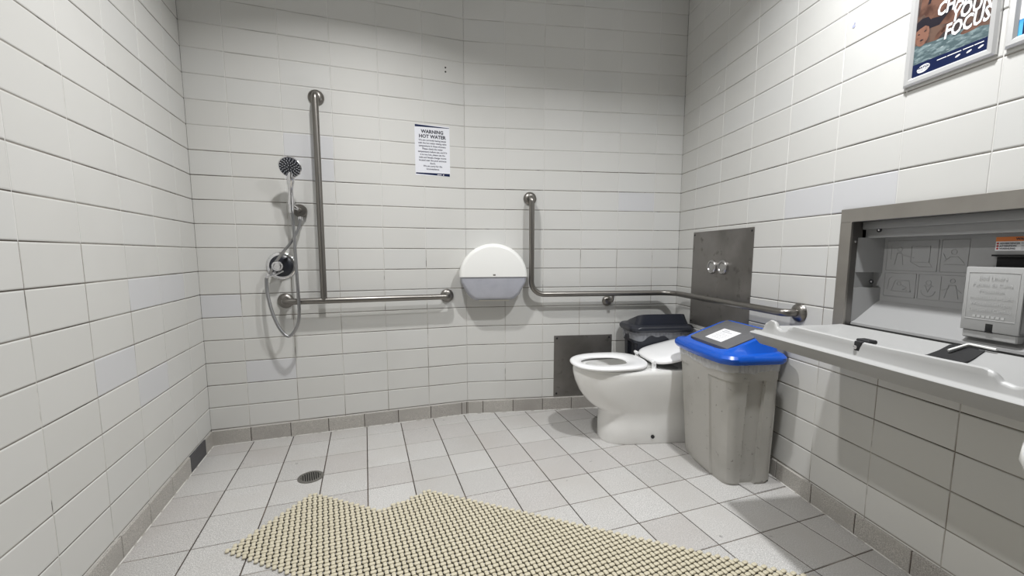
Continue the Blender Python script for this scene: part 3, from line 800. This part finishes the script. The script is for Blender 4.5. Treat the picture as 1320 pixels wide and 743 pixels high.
# ------------------------------------------------------------------ framed posters
def poster(label, ua, ub, za, zb_, which):
    t = thing('framed_poster', label, 'poster', f(((ua + ub) / 2, 0, za)), 'snap-frame posters on the right wall')
    w = .023
    b = B('R')
    def mitre(p0, p1, q0, q1):   # outer p0->p1 ; inner q0->q1
        sec = lambda p, q: [(p[0], .0008, p[1]), (p[0], .008, p[1]), (p[0] + (q[0] - p[0]) * .25, .0135, p[1] + (q[1] - p[1]) * .25), (p[0] + (q[0] - p[0]) * .75, .0125, p[1] + (q[1] - p[1]) * .75), (q[0], .006, q[1]), (q[0], .0008, q[1])]
        b.loft([sec(p0, q0), sec(p1, q1)])
    O = [(ua, za), (ub, za), (ub, zb_), (ua, zb_)]; I = [(ua + w, za + w), (ub - w, za + w), (ub - w, zb_ - w), (ua + w, zb_ - w)]
    for k in range(4): mitre(O[k], O[(k + 1) % 4], I[k], I[(k + 1) % 4])
    b.build('snap_frame', M_alu, t, smooth=40)
    x0, x1, y0, y1 = ua + w - .001, ub - w + .001, za + w - .001, zb_ - w + .001
    W_, H_ = x1 - x0, y1 - y0
    P = lambda x, y, d: (x0 + x * W_, .0045 + d, y0 + y * H_)
    mw = mat('print_water', (.075, .11, .12), .45, spec=.15, noise=[(38, .45, .62, (.20, .26, .27), 5, (1, 1, 3)), (60, .64, .76, (.42, .47, .48), 3, (1, 1, 4))]) if which == 0 else mat('print_blue', (.03, .22, .62), .25, noise=[(12, .4, .6, (.10, .45, .75), 3)])
    b = B('R'); flat(b, [(0, 0), (1, 0), (1, 1), (0, 1)], P, 0); pr = b.build('print', mw, t, smooth=0)
    def layer(name, m, polys, d):
        b = B('R')
        for pg in polys: flat(b, pg, P, d)
        b.build(name, m, pr, smooth=0)
    def ell(cx, cy, rx, ry, a=0, n=20): return [(cx + rx * math.cos(2 * PI * k / n) * math.cos(a) - ry * math.sin(2 * PI * k / n) * math.sin(a), cy + rx * math.cos(2 * PI * k / n) * math.sin(a) + ry * math.sin(2 * PI * k / n) * math.cos(a)) for k in range(n)]
    if which == 0:
        skin = mat('print_skin', (.15, .078, .056), .45, spec=.15, noise=[(30, .42, .66, (.065, .033, .025), 4)])
        skin2 = mat('print_face', (.21, .105, .075), .45, spec=.15, noise=[(60, .5, .66, (.10, .05, .035), 3)])
        dark = mat('print_dark', (.018, .016, .022), .45, spec=.15)
        layer('dark_background', mat('print_brown', (.045, .035, .035), .45, spec=.15, noise=[(20, .45, .6, (.13, .08, .06), 4)]), [[(0, .33), (.3, .30), (.7, .29), (1, .22), (1, 1), (0, 1)]], .0001)
        layer('swimmer_body', skin, [[(.02, .60), (.10, .62), (.22, .48), (.42, .42), (.55, .40), (.62, .46), (.60, .60), (.66, .78), (.60, .90), (.70, 1.0), (.10, 1.0), (.06, .85)], ell(.36, .35, .08, .03, .5), ell(.46, .38, .09, .03, .2), ell(.80, .27, .16, .03, .1)], .0002)
        layer('swimsuit', dark, [[(.19, .45), (.34, .44), (.52, .56), (.50, .62), (.34, .52), (.22, .54), (.18, .52)], [(.14, .70), (.18, .70), (.30, 1.0), (.24, 1.0)]], .0003)
        layer('child_face', skin2, [ell(.10, .42, .105, .115, .2)], .0004)
        layer('child_hair', dark, [[(.0, .47), (.06, .49), (.14, .50), (.20, .47), (.215, .53), (.17, .575), (.08, .585), (0, .56)], ell(.05, .435, .018, .006, -.2, 10), ell(.14, .445, .018, .006, .2, 10), ell(.10, .365, .025, .008, 0, 10)], .0005)
        layer('navy_band', M_navy, [[(0, 0), (1, 0), (1, .12), (0, .135)]], .0004)
        b = B('R')
        for s, yy, sz in (('CHANGE', .548, .053), ('YOUR', .424, .056), ('FOCUS', .292, .056)):
            textmesh(b, s, sz, lambda x, y, d, yy=yy: P(.985 + x / W_, yy + y / H_ - .02, .0009), align='RIGHT', bold=.0016, shear=.16, sx=.64)
        b.build('slogan', M_paper, pr, smooth=0)
        for xa, xb in ((.36, .49), (.50, .68), (.70, .83), (.84, .95)): b = B('R'); flat(b, [(xa, .086), (xb, .086), (xb, .094), (xa, .094)], P, .0007); b.build('small_print', M_paper, pr, smooth=0)
        for xx in (.64, .78, .92): b = B('R'); flat(b, ell(xx, .052, .033, .009, .2), P, .0007); b.build('small_emblem', M_paper, pr, smooth=0)
        b = B('R'); flat(b, ell(.17, .066, .095, .038, .1), P, .0007); b.build('badge', M_paper, pr, smooth=0)
        b = B('R')
        textmesh(b, 'WATCH', .009, lambda x, y, d: P(.17 + x / W_, .068 + y / H_, .0012), bold=.0004); textmesh(b, 'AROUND WATER', .005, lambda x, y, d: P(.17 + x / W_, .046 + y / H_, .0012))
        b.build('badge_text', M_navy, pr, smooth=0)
    else:
        layer('pale_edge', M_paper, [[(0, .14), (.05, .14), (.05, 1), (0, 1)]], .0003)
        layer('navy_band', M_navy, [[(.05, 0), (1, 0), (1, .16), (.05, .16)]], .0002)
    return t
poster('silver-framed swimming poster reading YOUR FOCUS, high on the right wall', 1.439, 1.684, 1.603, 1.948, 0)
poster('silver-framed blue poster cut off by the right edge of the photo', 1.703, 1.948, 1.605, 1.950, 1)
# small marks on the tiles
b = B('R'); b.lathe((1.226, .0008, 1.905), (0, 1, 0), [(.006, 0), (.006, .0006), (.001, .0008)], 14); b.lathe((1.229, .0008, 1.915), (0, 1, 0), [(.003, 0), (.003, .0006)], 10)
b.build('adhesive_dab', M_blu, label='small bluish adhesive dab on the right wall left of the posters', category='mark')
b = B('R'); b.tube([(.355, .001, 1.985), (.38, .0012, 2.0), (.39, .001, 2.01)], .003, 6); b.build('adhesive_smear', M_grout_v, label='small grey adhesive smear high on the right wall near the corner', category='mark')

# ------------------------------------------------------------------ hand basin at the right edge
t = thing('hand_basin', 'white ceramic hand basin whose rim just shows at the right edge', 'basin', f((2.50, .3, .62)))
def bas(z, s, dz=0): return [(2.432 + .250 * s * math.copysign(abs(math.cos(a)) ** .5, math.cos(a)), .338 + .335 * s * math.copysign(abs(math.sin(a)) ** .5, math.sin(a)), z) for a in [2 * PI * k / 40 for k in range(40)]]
b = B('R'); b.loft([bas(.60, .45), bas(.64, .70), bas(.69, .88), bas(.718, .97), bas(.745, 1.0), bas(.765, .995), bas(.772, .97), bas(.772, .90), bas(.755, .82), bas(.70, .66), bas(.665, .35)]); b.build('bowl', M_ceramic, t, smooth=60)
b = B('R'); b.box(2.27, 2.60, .001, .08, .64, .772, .01, 3); b.build('wall_mount', M_ceramic, t)
b = B('R'); b.tube(fillet([(2.432, .07, .772), (2.432, .07, .90), (2.432, .22, .89), (2.432, .22, .86)], .02), .012, 12); b.build('tap', M_chrome, t)

# ------------------------------------------------------------------ floor drain
t = thing('floor_drain', 'round metal floor drain set in the pale floor tiles beside the mat', 'floor drain', (-.960, 1.897, 0))
b = B(); b.lathe((-.960, 1.897, 0), (0, 0, 1), [(.043, .0002), (.043, .003), (.050, .0035), (.057, .002), (.058, .0002)], 40); b.build('ring', M_drain, t)
b = B(); b.lathe((-.960, 1.897, .0003), (0, 0, 1), [(.043, 0), (.043, .0006)], 40); b.build('sump', M_hole, t)
b = B((( -.960, 1.897), FA - PI / 2 + .15))
for k in range(-4, 5):
    y = k * .0095; L = math.sqrt(max(0, .043 ** 2 - y * y)); b.box(-L, L, y - .0024, y + .0024, .0009, .0034, .0006, 1)
b.build('grate_bars', M_drain, t)

# ------------------------------------------------------------------ woven vinyl mat
ma = math.atan2(-.36, 1.0) - .012
mo = (-1.020, 1.386)
mx = Vector((math.cos(ma), math.sin(ma))); my = Vector((-mx.y, mx.x))
pit = .0201
def inside(x, y, m=0.0):
    if x < m or x > 2.15 - m or y > .588 - m or y < m: return False
    if y <= .392 - m: return True
    return x > .36 + m * 1.6 + (y - .392) * (.10 / .193)
b = B((mo, ma))
th45 = math.radians(45)
def pad(x, y, a, L, Wd, z0, h, mi=0):
    ca, sa = math.cos(a), math.sin(a)
    rings = []
    for (s, z) in ((.96, z0), (1.0, z0 + h * .5), (.90, z0 + h * .86), (.55, z0 + h)):
        ring = []
        for k in range(12):
            t_ = 2 * PI * (k + .5) / 12; cx_, sx_ = math.cos(t_), math.sin(t_)
            px = L * .5 * math.copysign(abs(cx_) ** .5, cx_) * s; py = Wd * .5 * math.copysign(abs(sx_) ** .5, sx_) * s
            ring.append((x + px * ca - py * sa, y + px * sa + py * ca, z))
        rings.append(ring)
    b.mi = mi; b.loft(rings, cap0=False)
R_ = int(3.2 / pit)
rngm = random.Random(11)
for i in range(-R_, R_):
    for j in range(-R_, R_):
        gx = (i * math.cos(th45) - j * math.sin(th45)) * pit + .004; gy = (i * math.sin(th45) + j * math.cos(th45)) * pit + .004
        if not inside(gx, gy): continue
        odd = (i + j) % 2
        pad(gx, gy, th45 if odd else th45 + PI / 2, pit * 1.03, pit * .70, .003, .0062 + rngm.uniform(-.0004, .0004))
        # flat sheet for the lower layer, shadow of the holes in its black colour
        if inside(gx, gy, .010): b.mi = 1; c_ = pit * .52; b.quad([(gx - c_, gy - c_, .0022), (gx + c_, gy - c_, .0022), (gx + c_, gy + c_, .0022), (gx - c_, gy + c_, .0022)])
b.build('shower_mat', [M_mat, M_matd], origin=(mo[0], mo[1], 0), smooth=60, recalc=False,
        label='cream woven vinyl anti-slip mat with a stepped edge lying on the floor tiles', category='mat')

# ------------------------------------------------------------------ camera and view
cam = bpy.data.cameras.new('camera'); co = bpy.data.objects.new('camera', cam); C.objects.link(co)
cam.sensor_fit = 'HORIZONTAL'; cam.sensor_width = 36; cam.lens = 541.048 / 1320 * 36
cam.shift_x = 0; cam.shift_y = (388.42 - 371.5) / 1320
cam.clip_start = .02
co.location = (0, 0, HC); co.rotation_euler = (PI / 2 - .1112, -.0002, 0)
sc.camera = co
w = bpy.data.worlds.new('world'); sc.world = w; w.use_nodes = True
w.node_tree.nodes['Background'].inputs['Color'].default_value = (.5, .5, .5, 1); w.node_tree.nodes['Background'].inputs['Strength'].default_value = .0
vs = sc.view_settings
sc.display_settings.display_device = 'sRGB'
vs.view_transform = 'Standard'; vs.look = 'None'; vs.gamma = 1; vs.use_curve_mapping = False; vs.exposure = -0.37
sc.cycles.use_denoising = True
sc.cycles.max_bounces = 10; sc.cycles.diffuse_bounces = 6; sc.cycles.caustics_reflective = False; sc.cycles.caustics_refractive = False
for o in bpy.data.objects:
    if '_o' in o: del o['_o']
